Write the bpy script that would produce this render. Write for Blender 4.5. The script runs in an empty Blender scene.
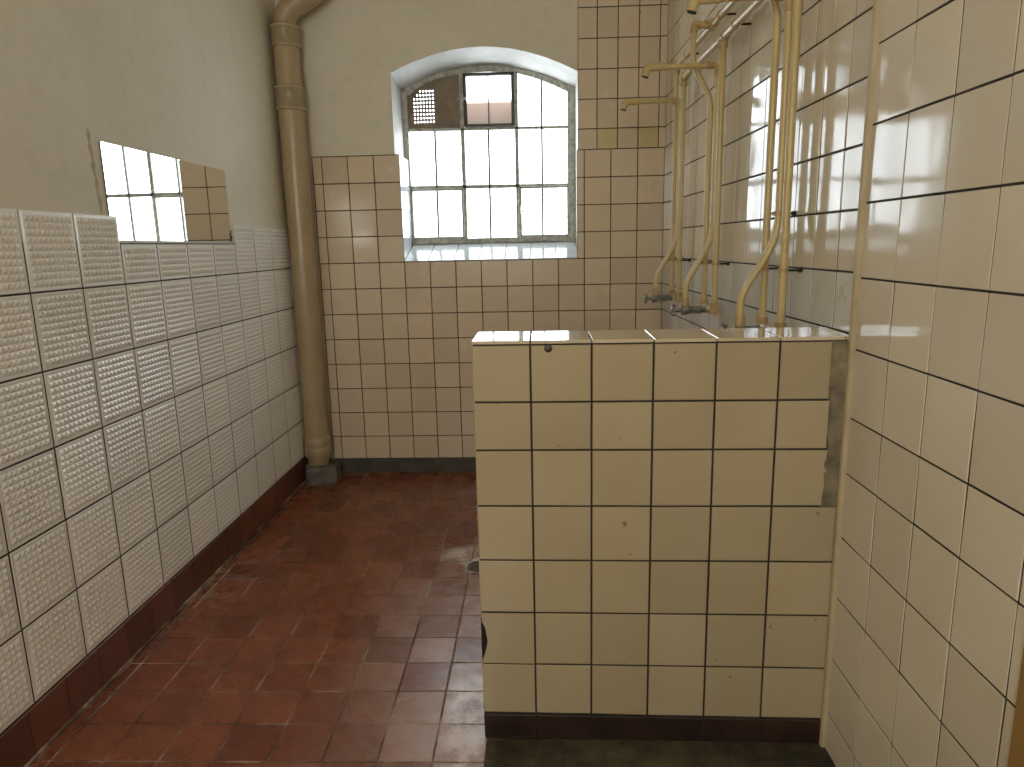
import bpy, bmesh, math, random
from mathutils import Vector, Matrix

random.seed(7)
SC = bpy.context.scene
COL = SC.collection

# ------------------------------------------------------------------ helpers
def link(name, bm, mat, parent=None, smooth=False, mats=None):
    me = bpy.data.meshes.new(name)
    bmesh.ops.recalc_face_normals(bm, faces=bm.faces[:])
    bm.to_mesh(me); bm.free()
    for m in (mats or [mat]):
        me.materials.append(m)
    if smooth:
        for p in me.polygons:
            p.use_smooth = True
        try:
            me.set_sharp_from_angle(angle=math.radians(38))
        except Exception:
            pass
    o = bpy.data.objects.new(name, me)
    COL.objects.link(o)
    if parent:
        o.parent = parent
    return o

def struct(o):
    o['kind'] = 'structure'
    return o

def thing(name, label, cat, loc=(0, 0, 0), group=None):
    o = bpy.data.objects.new(name, None)
    COL.objects.link(o)
    o.location = loc
    o.empty_display_size = .1
    o['label'] = label; o['category'] = cat
    if group: o['group'] = group
    return o

def quad(bm, pts, mi=0):
    f = bm.faces.new([bm.verts.new(p) for p in pts])
    f.material_index = mi
    return f

def box(bm, x0, x1, y0, y1, z0, z1, bev=0.0, mi=0):
    vs = [bm.verts.new((x, y, z)) for x in (x0, x1) for y in (y0, y1) for z in (z0, z1)]
    idx = [(0, 1, 3, 2), (4, 6, 7, 5), (0, 4, 5, 1), (2, 3, 7, 6), (0, 2, 6, 4), (1, 5, 7, 3)]
    fs = [bm.faces.new([vs[i] for i in q]) for q in idx]
    for f in fs: f.material_index = mi
    if bev:
        es = list({e for f in fs for e in f.edges})
        bmesh.ops.bevel(bm, geom=es, offset=bev, segments=2, affect='EDGES', profile=.6)

def smooth_path(pts, n=8):
    """Catmull-Rom through the points."""
    P = [Vector(p) for p in pts]
    if len(P) < 3: return P
    out = []
    for i in range(len(P) - 1):
        a = P[i - 1] if i else P[0] * 2 - P[1]
        b, c = P[i], P[i + 1]
        d = P[i + 2] if i + 2 < len(P) else P[-1] * 2 - P[-2]
        for k in range(n):
            t = k / n
            out.append(.5 * ((2 * b) + (c - a) * t + (2 * a - 5 * b + 4 * c - d) * t * t + (3 * b - a - 3 * c + d) * t ** 3))
    out.append(P[-1])
    return out

def round_path(pts, r, n=6):
    """Polyline with its corners rounded by radius r."""
    P = [Vector(p) for p in pts]
    out = [P[0]]
    for i in range(1, len(P) - 1):
        a, b, c = P[i - 1], P[i], P[i + 1]
        u, v = (a - b), (c - b)
        rr = min(r, u.length * .49, v.length * .49)
        p0, p1 = b + u.normalized() * rr, b + v.normalized() * rr
        for k in range(n + 1):
            t = k / n
            out.append(p0.lerp(b, t).lerp(b.lerp(p1, t), t))
    out.append(P[-1])
    return out

def tube(bm, path, r, seg=14, cap=True, mi=0):
    P = [Vector(p) for p in path]
    R = r if isinstance(r, (list, tuple)) else [r] * len(P)
    rings = []
    t0 = (P[1] - P[0]).normalized()
    ref = Vector((0, 0, 1)) if abs(t0.z) < .9 else Vector((1, 0, 0))
    nrm = t0.cross(ref).normalized()
    for i, p in enumerate(P):
        if i == 0: t = t0
        elif i == len(P) - 1: t = (P[i] - P[i - 1]).normalized()
        else: t = ((P[i] - P[i - 1]).normalized() + (P[i + 1] - P[i]).normalized()).normalized()
        nrm = (nrm - t * nrm.dot(t)).normalized()
        bn = t.cross(nrm)
        rings.append([bm.verts.new(p + (nrm * math.cos(2 * math.pi * k / seg) + bn * math.sin(2 * math.pi * k / seg)) * R[i]) for k in range(seg)])
    for a, b in zip(rings, rings[1:]):
        for k in range(seg):
            f = bm.faces.new((a[k], a[(k + 1) % seg], b[(k + 1) % seg], b[k])); f.material_index = mi
    if cap:
        bm.faces.new(rings[0][::-1]).material_index = mi
        bm.faces.new(rings[-1]).material_index = mi

def lathe(bm, prof, origin, axis=(0, 0, 1), seg=24, mi=0):
    """prof: (r, h) pairs along axis from origin; closed ends."""
    o = Vector(origin); ax = Vector(axis).normalized()
    ref = Vector((0, 0, 1)) if abs(ax.z) < .9 else Vector((1, 0, 0))
    u = ax.cross(ref).normalized(); v = ax.cross(u)
    rings = []
    for r, h in prof:
        rings.append([bm.verts.new(o + ax * h + (u * math.cos(2 * math.pi * k / seg) + v * math.sin(2 * math.pi * k / seg)) * max(r, 1e-4)) for k in range(seg)])
    for a, b in zip(rings, rings[1:]):
        for k in range(seg):
            bm.faces.new((a[k], a[(k + 1) % seg], b[(k + 1) % seg], b[k])).material_index = mi
    bm.faces.new(rings[0][::-1]).material_index = mi
    bm.faces.new(rings[-1]).material_index = mi

# ------------------------------------------------------------------ materials
def srgb(r, g, b):
    f = lambda c: (c / 255) / 12.92 if c / 255 <= .04045 else ((c / 255 + .055) / 1.055) ** 2.4
    return (f(r), f(g), f(b), 1)

class NT:
    def __init__(self, name):
        self.m = bpy.data.materials.new(name); self.m.use_nodes = True
        self.t = self.m.node_tree; self.b = self.t.nodes['Principled BSDF']
        self.out = self.t.nodes['Material Output']
    def n(self, typ, **kw):
        x = self.t.nodes.new(typ)
        for k, v in kw.items():
            if k in x.bl_rna.properties: setattr(x, k, v)
            else: x.inputs[k].default_value = v
        return x
    def l(self, a, b): self.t.links.new(a, b)
    def coords(self):
        return self.n('ShaderNodeTexCoord').outputs['Object']
    def noise(self, scale, detail=3, rough=.55, vec=None):
        x = self.n('ShaderNodeTexNoise'); x.inputs['Scale'].default_value = scale
        x.inputs['Detail'].default_value = detail; x.inputs['Roughness'].default_value = rough
        self.l(vec or self.coords(), x.inputs['Vector'])
        return x.outputs['Fac']
    def ramp(self, fac, stops):
        x = self.n('ShaderNodeValToRGB'); e = x.color_ramp.elements
        while len(e) < len(stops): e.new(.5)
        for el, (p, c) in zip(e, stops): el.position = p; el.color = c
        self.l(fac, x.inputs['Fac']); return x.outputs['Color']
    def mix(self, fac, a, b, mode='MIX'):
        x = self.n('ShaderNodeMix', data_type='RGBA', blend_type=mode)
        for s, v in ((0, fac), (6, a), (7, b)):
            if isinstance(v, (int, float)): x.inputs[s].default_value = v
            elif isinstance(v, tuple): x.inputs[s].default_value = v
            else: self.l(v, x.inputs[s])
        return x.outputs[2]
    def math(self, op, a, b=0.0, clamp=False):
        x = self.n('ShaderNodeMath', operation=op); x.use_clamp = clamp
        for i, v in enumerate((a, b)):
            if isinstance(v, (int, float)): x.inputs[i].default_value = v
            else: self.l(v, x.inputs[i])
        return x.outputs[0]
    def mrange(self, v, a, b, c, d):
        x = self.n('ShaderNodeMapRange'); self.l(v, x.inputs[0])
        for i, q in enumerate((a, b, c, d)): x.inputs[i + 1].default_value = q
        return x.outputs[0]
    def bump(self, h, strength, dist=.01):
        x = self.n('ShaderNodeBump'); x.inputs['Strength'].default_value = strength; x.inputs['Distance'].default_value = dist
        self.l(h, x.inputs['Height']); self.l(x.outputs[0], self.b.inputs['Normal']); return x
    def col(self, c): 
        if isinstance(c, tuple): self.b.inputs['Base Color'].default_value = c
        else: self.l(c, self.b.inputs['Base Color'])
    def rough(self, r):
        if isinstance(r, (int, float)): self.b.inputs['Roughness'].default_value = r
        else: self.l(r, self.b.inputs['Roughness'])

def tile_mat(name, c, dark=.86, rough=.1, wave=.12, spots=True, spec=.5):
    k = NT(name)
    at = k.n('ShaderNodeAttribute'); at.attribute_name = 'tint'
    base = k.mix(at.outputs['Fac'], tuple(x * dark for x in c[:3]) + (1,), c)
    n1 = k.noise(5, 4)
    base = k.mix(k.mrange(n1, .45, .75, 0, .25), base, tuple(a * b for a, b in zip(c[:3], (.78, .7, .55))) + (1,))
    if spots:
        sp = k.noise(38, 2, .6)
        base = k.mix(k.mrange(sp, .74, .77, 0, .55), base, srgb(70, 55, 38))
    k.col(base)
    k.rough(k.mrange(k.noise(9, 3), .3, .75, rough * .7, rough * 1.9))
    k.bump(k.noise(7, 1.5), wave, .01)
    k.b.inputs['Specular IOR Level'].default_value = spec
    return k.m

CREAM = (.66, .55, .385, 1)
M_TILE_BACK = tile_mat('glazed cream wall tile', (.74, .60, .42, 1), rough=.16)
M_TILE_RIGHT = tile_mat('glossy cream wall tile', (.75, .665, .505, 1), rough=.07, wave=.10, spots=False, spec=.31)
M_TILE_PALE = tile_mat('pale replacement tile', (.68, .66, .60, 1), rough=.12, wave=.1, spots=False)
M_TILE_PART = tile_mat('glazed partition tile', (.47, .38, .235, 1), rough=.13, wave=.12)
M_COPING = tile_mat('glazed coping tile', (.64, .54, .37, 1), rough=.07, wave=.05)
M_TILE_WHITE = tile_mat('white sill tile', (.50, .52, .53, 1), rough=.1, spots=False)
M_TILE_YELLOW = tile_mat('yellow wall tile', (.68, .575, .30, 1), rough=.16, spots=False)

def simple(name, c, rough=.6, metal=0.0, nscale=None, var=.25, bump=0, bscale=60):
    k = NT(name)
    if nscale:
        k.col(k.mix(k.mrange(k.noise(nscale, 5), .3, .7, 0, 1), tuple(x * (1 - var) for x in c[:3]) + (1,), tuple(min(1, x * (1 + var * .6)) for x in c[:3]) + (1,)))
    else:
        k.col(c)
    k.rough(rough); k.b.inputs['Metallic'].default_value = metal
    if bump: k.bump(k.noise(bscale, 4), bump, .004)
    return k.m

def relief_mat():
    k = NT('white relief tile glaze')
    at = k.n('ShaderNodeAttribute'); at.attribute_name = 'tint'
    k.col(k.mix(at.outputs['Fac'], (.80, .765, .69, 1), (.88, .845, .77, 1)))
    k.rough(.26)
    return k.m
M_RELIEF = relief_mat()
M_GROUT = simple('dark grimy grout', (.03, .025, .017, 1), .9, nscale=14, var=.6)
M_GROUT_BACK = simple('brown grout', (.105, .075, .042, 1), .9, nscale=14, var=.6)
M_GROUT_LEFT = simple('grey grout', (.05, .042, .032, 1), .9, nscale=10, var=.6)

def plaster_mat():
    k = NT('painted plaster')
    big = k.noise(1.3, 5, .6); fine = k.noise(16, 5, .6)
    c = k.mix(k.mrange(big, .35, .7, 0, 1), (.68, .62, .48, 1), (.77, .71, .565, 1))
    c = k.mix(k.mrange(fine, .5, .8, 0, .22), c, (.46, .41, .31, 1))
    st = k.n('ShaderNodeTexWave', wave_type='BANDS'); st.bands_direction = 'Y'
    k.col(c); k.rough(.75)
    k.bump(k.noise(22, 6, .65), .22, .006)
    return k.m
M_PLASTER = plaster_mat()
M_REVEAL = simple('white painted reveal', (.50, .49, .45, 1), .6, nscale=8, var=.15, bump=.2, bscale=40)
M_CEIL = simple('ceiling paint', (.80, .76, .66, 1), .85, nscale=2, var=.12)

def floor_mat():
    k = NT('red quarry tile')
    at = k.n('ShaderNodeAttribute'); at.attribute_name = 'tint'
    co = k.coords()
    c = k.mix(at.outputs['Fac'], (.165, .044, .018, 1), (.27, .082, .036, 1))
    blot = k.noise(6, 6, .65, co)
    c = k.mix(k.mrange(blot, .42, .72, 0, .5), c, (.115, .038, .018, 1))
    sp = k.n('ShaderNodeSeparateXYZ'); k.l(co, sp.inputs[0])
    x, y = sp.outputs[0], sp.outputs[1]
    # lime scale: along the partition edge (whitened further as painted window glare), round the drain, in a strip by the left skirting
    wear = k.noise(9, 7, .7, co)
    e1 = k.math('MULTIPLY', k.mrange(x, -.36, -.27, 0, 1), k.mrange(y, 2.3, 1.85, 0, 1))
    m1 = k.math('MULTIPLY', e1, k.mrange(wear, .36, .54, .1, 1))
    dx = k.math('SUBTRACT', x, -.30); dy = k.math('SUBTRACT', y, 2.88)
    dd = k.math('SQRT', k.math('ADD', k.math('MULTIPLY', dx, dx), k.math('MULTIPLY', k.math('MULTIPLY', dy, 1.6), k.math('MULTIPLY', dy, 1.6))))
    m2 = k.math('MULTIPLY', k.mrange(dd, .21, .11, 0, 1), k.mrange(k.noise(7, 4, .6, co), .38, .54, .15, .9))
    e3 = k.math('MULTIPLY', k.mrange(x, -1.16, -1.36, 0, 1), k.math('MULTIPLY', k.mrange(y, 2.1, 2.35, 0, 1), k.mrange(y, 3.1, 2.7, 0, 1)))
    m3 = k.math('MULTIPLY', e3, k.mrange(k.noise(24, 6, .7, co), .5, .68, 0, .5))
    # broad pale lime film over the middle of the floor, with window glare painted in
    e4 = k.math('MULTIPLY', k.mrange(x, -.75, -.35, 0, 1), k.math('MULTIPLY', k.mrange(y, 3.0, 2.5, 0, 1), k.mrange(at.outputs['Fac'], 0, 1, .16, .42)))
    m = k.math('MAXIMUM', k.math('MAXIMUM', m1, m2), k.math('MAXIMUM', m3, e4))
    c = k.mix(m, c, (.66, .54, .49, 1))
    k.col(c); k.b.inputs['Specular IOR Level'].default_value = .42
    k.rough(k.mrange(k.noise(13, 5, .6, co), .3, .75, .17, .42))
    k.bump(k.noise(30, 5, .6, co), .12, .004)
    return k.m
M_FLOOR = floor_mat()

def fgrout_mat():
    k = NT('floor joint')
    c = k.ramp(k.noise(3.2, 6, .7), [(.40, (.05, .028, .018, 1)), (.50, (.16, .10, .065, 1)), (.60, (.46, .36, .27, 1))])
    k.col(c); k.rough(.8)
    return k.m
M_FGROUT = fgrout_mat()

def moss_mat():
    k = NT('mossy concrete')
    n = k.noise(7, 8, .7)
    k.col(k.ramp(n, [(.30, (.008, .007, .005, 1)), (.48, (.06, .048, .026, 1)), (.64, (.13, .108, .06, 1)), (.85, (.19, .155, .10, 1))]))
    k.rough(.7); k.bump(k.noise(18, 8, .7), .7, .02)
    return k.m
M_MOSS = moss_mat()

def base_mat():
    k = NT('red brown skirting tile')
    at = k.n('ShaderNodeAttribute'); at.attribute_name = 'tint'
    c = k.mix(at.outputs['Fac'], (.095, .034, .019, 1), (.19, .063, .034, 1))
    c = k.mix(k.mrange(k.noise(20, 6, .7), .55, .75, 0, .4), c, (.2, .15, .11, 1))
    k.col(c); k.rough(.38)
    return k.m
M_BASE = base_mat()
M_BASE_DARK = simple('dark grimy skirting tile', (.034, .015, .009, 1), .5, nscale=9, var=.8)
M_BASE_BACK = simple('grey green cement skirting', (.085, .075, .052, 1), .7, nscale=9, var=.5, bump=.3)

def paint_pipe(name, c, rust):
    k = NT(name)
    col = k.mix(k.mrange(k.noise(9, 4), .3, .7, 0, 1), tuple(x * .86 for x in c[:3]) + (1,), c)
    col = k.mix(k.mrange(k.noise(45, 5, .65), .60, .72, 0, rust), col, (.22, .11, .035, 1))
    k.col(col); k.rough(.3)
    k.bump(k.noise(50, 3), .12, .003)
    return k.m
M_PIPE = paint_pipe('cream gloss pipe paint', (.60, .46, .20, 1), .15)
M_FITTING = paint_pipe('rusty cream fitting paint', (.50, .345, .16, 1), .75)
M_WASTE = paint_pipe('tan gloss pipe paint', (.46, .35, .20, 1), .1)
M_WASTE_COLLAR = paint_pipe('tan collar paint', (.37, .29, .165, 1), .2)
M_CHROME = simple('tarnished chrome', (.42, .42, .38, 1), .32, 1.0, nscale=40, var=.5)
M_DARKMETAL = simple('dark iron', (.04, .035, .03, 1), .5, .6)
M_DARK = simple('dark opening', (.012, .010, .008, 1), .9)
M_FRAME = simple('weathered grey window paint', (.46, .45, .38, 1), .5, nscale=35, var=.45, bump=.4, bscale=80)
M_BARS = simple('grey glazing bar paint', (.20, .19, .17, 1), .6)
M_HOPPER = simple('dark hopper frame', (.05, .035, .028, 1), .5)
M_VENT = simple('brown vent plate', (.22, .165, .10, 1), .6, nscale=12, var=.25)
M_TRIM = simple('cream corner bead', (.52, .42, .25, 1), .65, nscale=9, var=.15)
M_WOOD = simple('brown painted door frame', (.36, .20, .06, 1), .45, nscale=6, var=.2)
M_GRIME = simple('stained render', (.21, .17, .105, 1), .9, nscale=14, var=.7, bump=.9, bscale=70)
M_PLINTH = simple('grey green cement', (.15, .145, .115, 1), .75, nscale=16, var=.6, bump=.4)
M_LEDGE = simple('cream mirror ledge', (.52, .48, .38, 1), .5)
M_PLUG = simple('brown wall plug', (.06, .035, .02, 1), .4)
M_FLOWER = simple('faded yellow transfer', (.66, .59, .42, 1), .25)
k = NT('mirror silver'); k.b.inputs['Metallic'].default_value = 1; k.rough(.015)
k.col((.90, .91, .88, 1)); M_MIRROR = k.m
M_MIRROR_EDGE = simple('corroded mirror edge', (.10, .08, .05, 1), .7, nscale=60, var=.7)

def pane_mat(name, tinted=False):
    """obscured glass lit by the overcast sky behind it"""
    k = NT(name); co = k.coords()
    n = k.noise(150, 3, .7, co); big = k.noise(2.4, 3, .5, co)
    c = k.mix(k.mrange(n, .35, .65, 0, 1), (.74, .88, 1.0, 1), (.92, .97, 1.0, 1))
    sp = k.n('ShaderNodeSeparateXYZ'); k.l(co, sp.inputs[0])
    st = k.math('ADD', k.mrange(n, .3, .7, -.6, .6), k.mrange(big, .3, .7, 3.5, 4.2))
    if tinted:      # brown film stuck on the lower half of the hopper pane
        f = k.mrange(sp.outputs[2], 2.185, 2.22, 1, 0)
        c = k.mix(f, c, (.62, .40, .32, 1))
        st = k.math('MULTIPLY', st, k.math('ADD', k.math('MULTIPLY', k.mrange(sp.outputs[2], 2.06, 2.20, .028, .12), f), k.math('SUBTRACT', 1.0, f)))
    k.l(c, k.b.inputs['Emission Color']); k.l(st, k.b.inputs['Emission Strength'])
    k.col((.5, .52, .53, 1)); k.rough(.25)
    return k.m
M_PANE = pane_mat('obscured window glass')
M_PANE_T = pane_mat('half filmed window glass', True)

# ------------------------------------------------------------------ tiles as real pieces
def tiles(rects, frame, gap=.003, thick=.009, bev=.0016, tilt=.0006, bm=None, mi_of=None, skip=()):
    """rects (u0,u1,v0,v1); frame(u,v,n) -> world point; n grows out of the wall."""
    bm = bm or bmesh.new()
    lay = bm.faces.layers.float.get('tint') or bm.faces.layers.float.new('tint')
    for (u0, u1, v0, v1) in rects:
        a, b, c, d = u0 + gap / 2, u1 - gap / 2, v0 + gap / 2, v1 - gap / 2
        if b - a < .003 or d - c < .003: continue
        tint = random.random() ** .8
        tu, tv = random.uniform(-tilt, tilt), random.uniform(-tilt, tilt)
        def N(u, v, n):
            return frame(u, v, n + tu * ((u - a) / (b - a) * 2 - 1) + tv * ((v - c) / (d - c) * 2 - 1))
        ring0 = [bm.verts.new(N(u, v, -thick)) for u, v in ((a, c), (b, c), (b, d), (a, d))]
        ring1 = [bm.verts.new(N(u, v, -bev)) for u, v in ((a, c), (b, c), (b, d), (a, d))]
        ring2 = [bm.verts.new(N(u, v, 0)) for u, v in ((a + bev, c + bev), (b - bev, c + bev), (b - bev, d - bev), (a + bev, d - bev))]
        fs = [bm.faces.new(ring2)]
        for r, s in ((ring0, ring1), (ring1, ring2)):
            for i in range(4):
                fs.append(bm.faces.new((r[i], r[(i + 1) % 4], s[(i + 1) % 4], s[i])))
        mi = mi_of((u0 + u1) / 2, (v0 + v1) / 2) if mi_of else 0
        for f in fs: f[lay] = tint; f.material_index = mi
    return bm

def grid(us, vs, hole=None):
    out = []
    for a, b in zip(us, us[1:]):
        for c, d in zip(vs, vs[1:]):
            lo, hi, e, f = min(a, b), max(a, b), min(c, d), max(c, d)
            if hole:
                h = hole(lo, hi, e, f)
                if h is None: continue
                lo, hi, e, f = h
            out.append((lo, hi, e, f))
    return out

# ------------------------------------------------------------------ dimensions (metres)
CEIL = 3.02; YB = 4.05; YF = -1.75
GAPD = .0046
def XL(y): return -1.405 - .0068 * (y - .607)
def XR(y): return .684 + (YB - y) * .031        # shower side of the right wall
XN = .746                                        # near stretch of the right wall
Y_STRIP = 1.70

# ------------------------------------------------------------------ floor
fyaw = .01186
def ffr(u, v, n):
    return (u - fyaw * (v - 2.2), v + fyaw * (u + .5), n)
us = [-.319 + .14996 * i for i in range(-8, 9)]
vs = [1.615 + .15071 * j for j in range(-24, 18)]
def fhole(a, b, c, d):
    b = min(b, .80); a = max(a, -1.43); d = min(d, 4.08)
    if b - a < .01 or d - c < .01: return None
    if c < 1.62 and b > -.165:                      # the bare concrete in front of the partition
        if d <= 1.78:
            if a < -.17: return (a, -.172, c, d)
            return None
    cx, cy = (a + b) / 2, (c + d) / 2
    if abs(cx + .285) < .09 and abs(cy - 2.775) < .09: return None
    return (a, b, c, d)
fl = bmesh.new()
box(fl, -1.50, .85, YF, YB + .05, -.10, -.0014)
floor = struct(link('floor', fl, M_FGROUT))
# the tile the drain cuts through is laid in pieces round it
rects = grid(us, vs, fhole)
link('quarry_tiles', tiles(rects, ffr, gap=.0052, bev=.0012, tilt=.0008), M_FLOOR, floor)
dr = []
for (a, b, c, d) in grid(us, vs):
    cx, cy = (a + b) / 2, (c + d) / 2
    if abs(cx + .285) < .09 and abs(cy - 2.775) < .09: dr.append((a, b, c, d))
pieces = []
DX0, DX1, DY0, DY1 = -.352, -.222, 2.705, 2.845
for (a, b, c, d) in dr:
    if a < DX0: pieces.append((a, DX0, c, d))
    if b > DX1: pieces.append((DX1, b, c, d))
    a2, b2 = max(a, DX0), min(b, DX1)
    if b2 - a2 > .004:
        if c < DY0: pieces.append((a2, b2, c, min(d, DY0)))
        if d > DY1: pieces.append((a2, b2, max(c, DY1), d))
link('cut_tiles', tiles(pieces, lambda u, v, n: (u, v, n), gap=.006), M_FLOOR, floor)
mo = bmesh.new()
nx, ny = 40, 60
vv = {}
for i in range(nx + 1):
    for j in range(ny + 1):
        x = -.172 + (.75 + .172) * i / nx; y = YF + (1.70 - YF) * j / ny
        vv[i, j] = mo.verts.new((x, y, .007 + .003 * math.sin(9 * x + 3) * math.sin(7 * y) + random.uniform(-.002, .002)))
for i in range(nx):
    for j in range(ny):
        mo.faces.new((vv[i, j], vv[i + 1, j], vv[i + 1, j + 1], vv[i, j + 1]))
link('bare_concrete', mo, M_MOSS, floor, smooth=True)

# ------------------------------------------------------------------ left wall
wl = bmesh.new()
def lfr(u, v, n): return (XL(u) + n, u, v)
def wall_slab(bm, y0, y1, z0, z1, fx, thick, sgn):
    p = [(fx(y0), y0), (fx(y1), y1), (fx(y1) - sgn * thick, y1), (fx(y0) - sgn * thick, y0)]
    lo = [bm.verts.new((x, y, z0)) for x, y in p]; hi = [bm.verts.new((x, y, z1)) for x, y in p]
    bm.faces.new(lo[::-1]); bm.faces.new(hi)
    for i in range(4): bm.faces.new((lo[i], lo[(i + 1) % 4], hi[(i + 1) % 4], hi[i]))
wall_slab(wl, YF, YB + .4, 0, CEIL, lambda y: XL(y) - .007, .15, 1)
wall_left = struct(link('wall_left', wl, M_PLASTER))
g = bmesh.new()
wall_slab(g, YF, YB, .14, 1.392, lambda y: XL(y) - .0012, .005, 1)
link('grout', g, M_GROUT_LEFT, wall_left)
# relief tiles: each is a bordered plate with ten by ten little pyramids
LZ = [1.4759 - .22169 * r for r in range(7)]
LY = [1.8724 + .22608 * i for i in range(-16, 11)]
def relief(rects, frame, gap=.0054, n=10, hgt=.0046, border=.011):
    bm = bmesh.new(); lay = bm.faces.layers.float.new('tint')
    for (u0, u1, v0, v1) in rects:
        a, b, c, d = u0 + gap / 2, u1 - gap / 2, v0 + gap / 2, v1 - gap / 2
        tint = random.random()
        tu, tv = random.uniform(-.0005, .0005), random.uniform(-.0005, .0005)
        def N(u, v, q): return frame(u, v, q + tu * (u - a) / (b - a) + tv * (v - c) / (d - c))
        fs = []
        o0 = [bm.verts.new(N(u, v, -.008)) for u, v in ((a, c), (b, c), (b, d), (a, d))]
        o1 = [bm.verts.new(N(u, v, -.001)) for u, v in ((a, c), (b, c), (b, d), (a, d))]
        e = .0016
        o2 = [bm.verts.new(N(u, v, 0)) for u, v in ((a + e, c + e), (b - e, c + e), (b - e, d - e), (a + e, d - e))]
        for r, s in ((o0, o1), (o1, o2)):
            for i in range(4): fs.append(bm.faces.new((r[i], r[(i + 1) % 4], s[(i + 1) % 4], s[i])))
        a2, b2, c2, d2 = a + border, b - border, c + border, d - border
        step = (.22608 - gap - 2 * border) / n
        nu = max(1, round((b2 - a2) / step)); nv = max(1, round((d2 - c2) / step))
        gv = [[bm.verts.new(N(a2 + (b2 - a2) * i / nu, c2 + (d2 - c2) * j / nv, -.0004)) for j in range(nv + 1)] for i in range(nu + 1)]
        # border strip between rim and field
        rim = [o2[0], o2[1], o2[2], o2[3]]
        sides = [[gv[i][0] for i in range(nu + 1)], [gv[nu][j] for j in range(nv + 1)], [gv[i][nv] for i in range(nu, -1, -1)], [gv[0][j] for j in range(nv, -1, -1)]]
        for q in range(4):
            fs.append(bm.faces.new([rim[q], rim[(q + 1) % 4]] + sides[q][::-1]))
        for i in range(nu):
            for j in range(nv):
                q = [gv[i][j], gv[i + 1][j], gv[i + 1][j + 1], gv[i][j + 1]]
                m = bm.verts.new(N(a2 + (b2 - a2) * (i + .5) / nu, c2 + (d2 - c2) * (j + .5) / nv, hgt))
                for w in range(4): fs.append(bm.faces.new((q[w], q[(w + 1) % 4], m)))
        for f in fs: f[lay] = tint
    return bm
MIR_Y0, MIR_Y1, MIR_Z0, MIR_Z1 = 2.288, 3.196, 1.400, 1.713
lrects = []
for i in range(len(LY) - 1):
    for r in range(6):
        y0, y1, z0, z1 = LY[i], LY[i + 1], LZ[r + 1], LZ[r]
        if y1 > YB - .03: y1 = YB - .004
        if y1 - y0 < .03 or y0 < YF: continue
        if r == 0:
            z1 = 1.482
            if 2.30 < (y0 + y1) / 2 < 3.21: z1 = 1.390
        lrects.append((y0, y1, z0, z1))
link('relief_tiling', relief(lrects, lfr), M_RELIEF, wall_left)
bb = bmesh.new()
yb = [YF + .02 + .152 * i for i in range(38)] + [YB - .1]
base_rects = [(a, min(b, YB - .02), .010, .1445) for a, b in zip(yb, yb[1:]) if b - a > .02]
tiles(base_rects, lambda u, v, n: (XL(u) + .004 + n, u, v), gap=.003, tilt=.0008, bm=bb)
base_left = struct(link('baseboard_left', bb, M_BASE))
cv = bmesh.new()                                    # cement fillet at the foot
wall_slab(cv, YF, YB - .02, -.002, .012, lambda y: XL(y) + .012, .02, 1)
link('cement_fillet', cv, M_FGROUT, base_left)

sc_ = bmesh.new()                                   # plaster scar left of the mirror
prev = None
for i in range(15):
    t = i / 14; y = 2.236 + .018 * t + .003 * math.sin(i * 1.7); z = 1.745 - .262 * t; w = .010 + .004 * math.sin(i * 2.3)
    if i in (0, 14): w = .003
    x = XL(y) - .007
    cur = [sc_.verts.new(p) for p in ((x - .001, y - w, z), (x + .0022, y - w * .4, z), (x + .0022, y + w * .4, z), (x - .001, y + w, z))]
    if prev:
        for q in range(3): sc_.faces.new((prev[q], prev[q + 1], cur[q + 1], cur[q]))
    prev = cur
link('plaster_scar', sc_, simple('bare plaster scar', (.50, .41, .27, 1), .8, nscale=20, var=.3), wall_left, smooth=True)

# mirror on the left wall
mirror = thing('wall_mirror', 'frameless rectangular mirror on the left wall above the relief tiles', 'mirror', (XL(2.74) + .001, 2.742, MIR_Z0))
def M_local(o, root):
    o.matrix_parent_inverse = root.matrix_world.inverted() if False else Matrix.Translation(-root.location)
b = bmesh.new()
mx = lambda y: XL(y) - .0015
P = [(MIR_Y0, MIR_Z0), (MIR_Y1, MIR_Z0), (MIR_Y1, MIR_Z1), (MIR_Y0, MIR_Z1)]
fr = [b.verts.new((mx(y), y, z)) for y, z in P]; bk = [b.verts.new((mx(y) - .005, y, z)) for y, z in P]
f0 = b.faces.new(fr); b.faces.new(bk[::-1])
for i in range(4):
    b.faces.new((fr[i], fr[(i + 1) % 4], bk[(i + 1) % 4], bk[i])).material_index = 1
M_local(link('mirror_glass', b, None, mirror, mats=[M_MIRROR, M_MIRROR_EDGE]), mirror)
b = bmesh.new()
wall_slab(b, MIR_Y0 + .035, MIR_Y1 + .012, 1.391, 1.400, lambda y: XL(y) + .003, .009, 1)
M_local(link('ledge', b, M_LEDGE, mirror), mirror)
b = bmesh.new()                                     # corroded clip at the far lower corner
for (y, z, s) in ((3.188, 1.404, .012), (3.196, 1.418, .011), (3.192, 1.432, .008), (3.199, 1.444, .006)):
    box(b, mx(y) - .003, mx(y) + .004, y - s / 2, y + s / 2, z - s * .7, z + s * .7, bev=.0015)
o = link('corroded_edge', b, M_MIRROR_EDGE, mirror); M_local(o, mirror)

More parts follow.
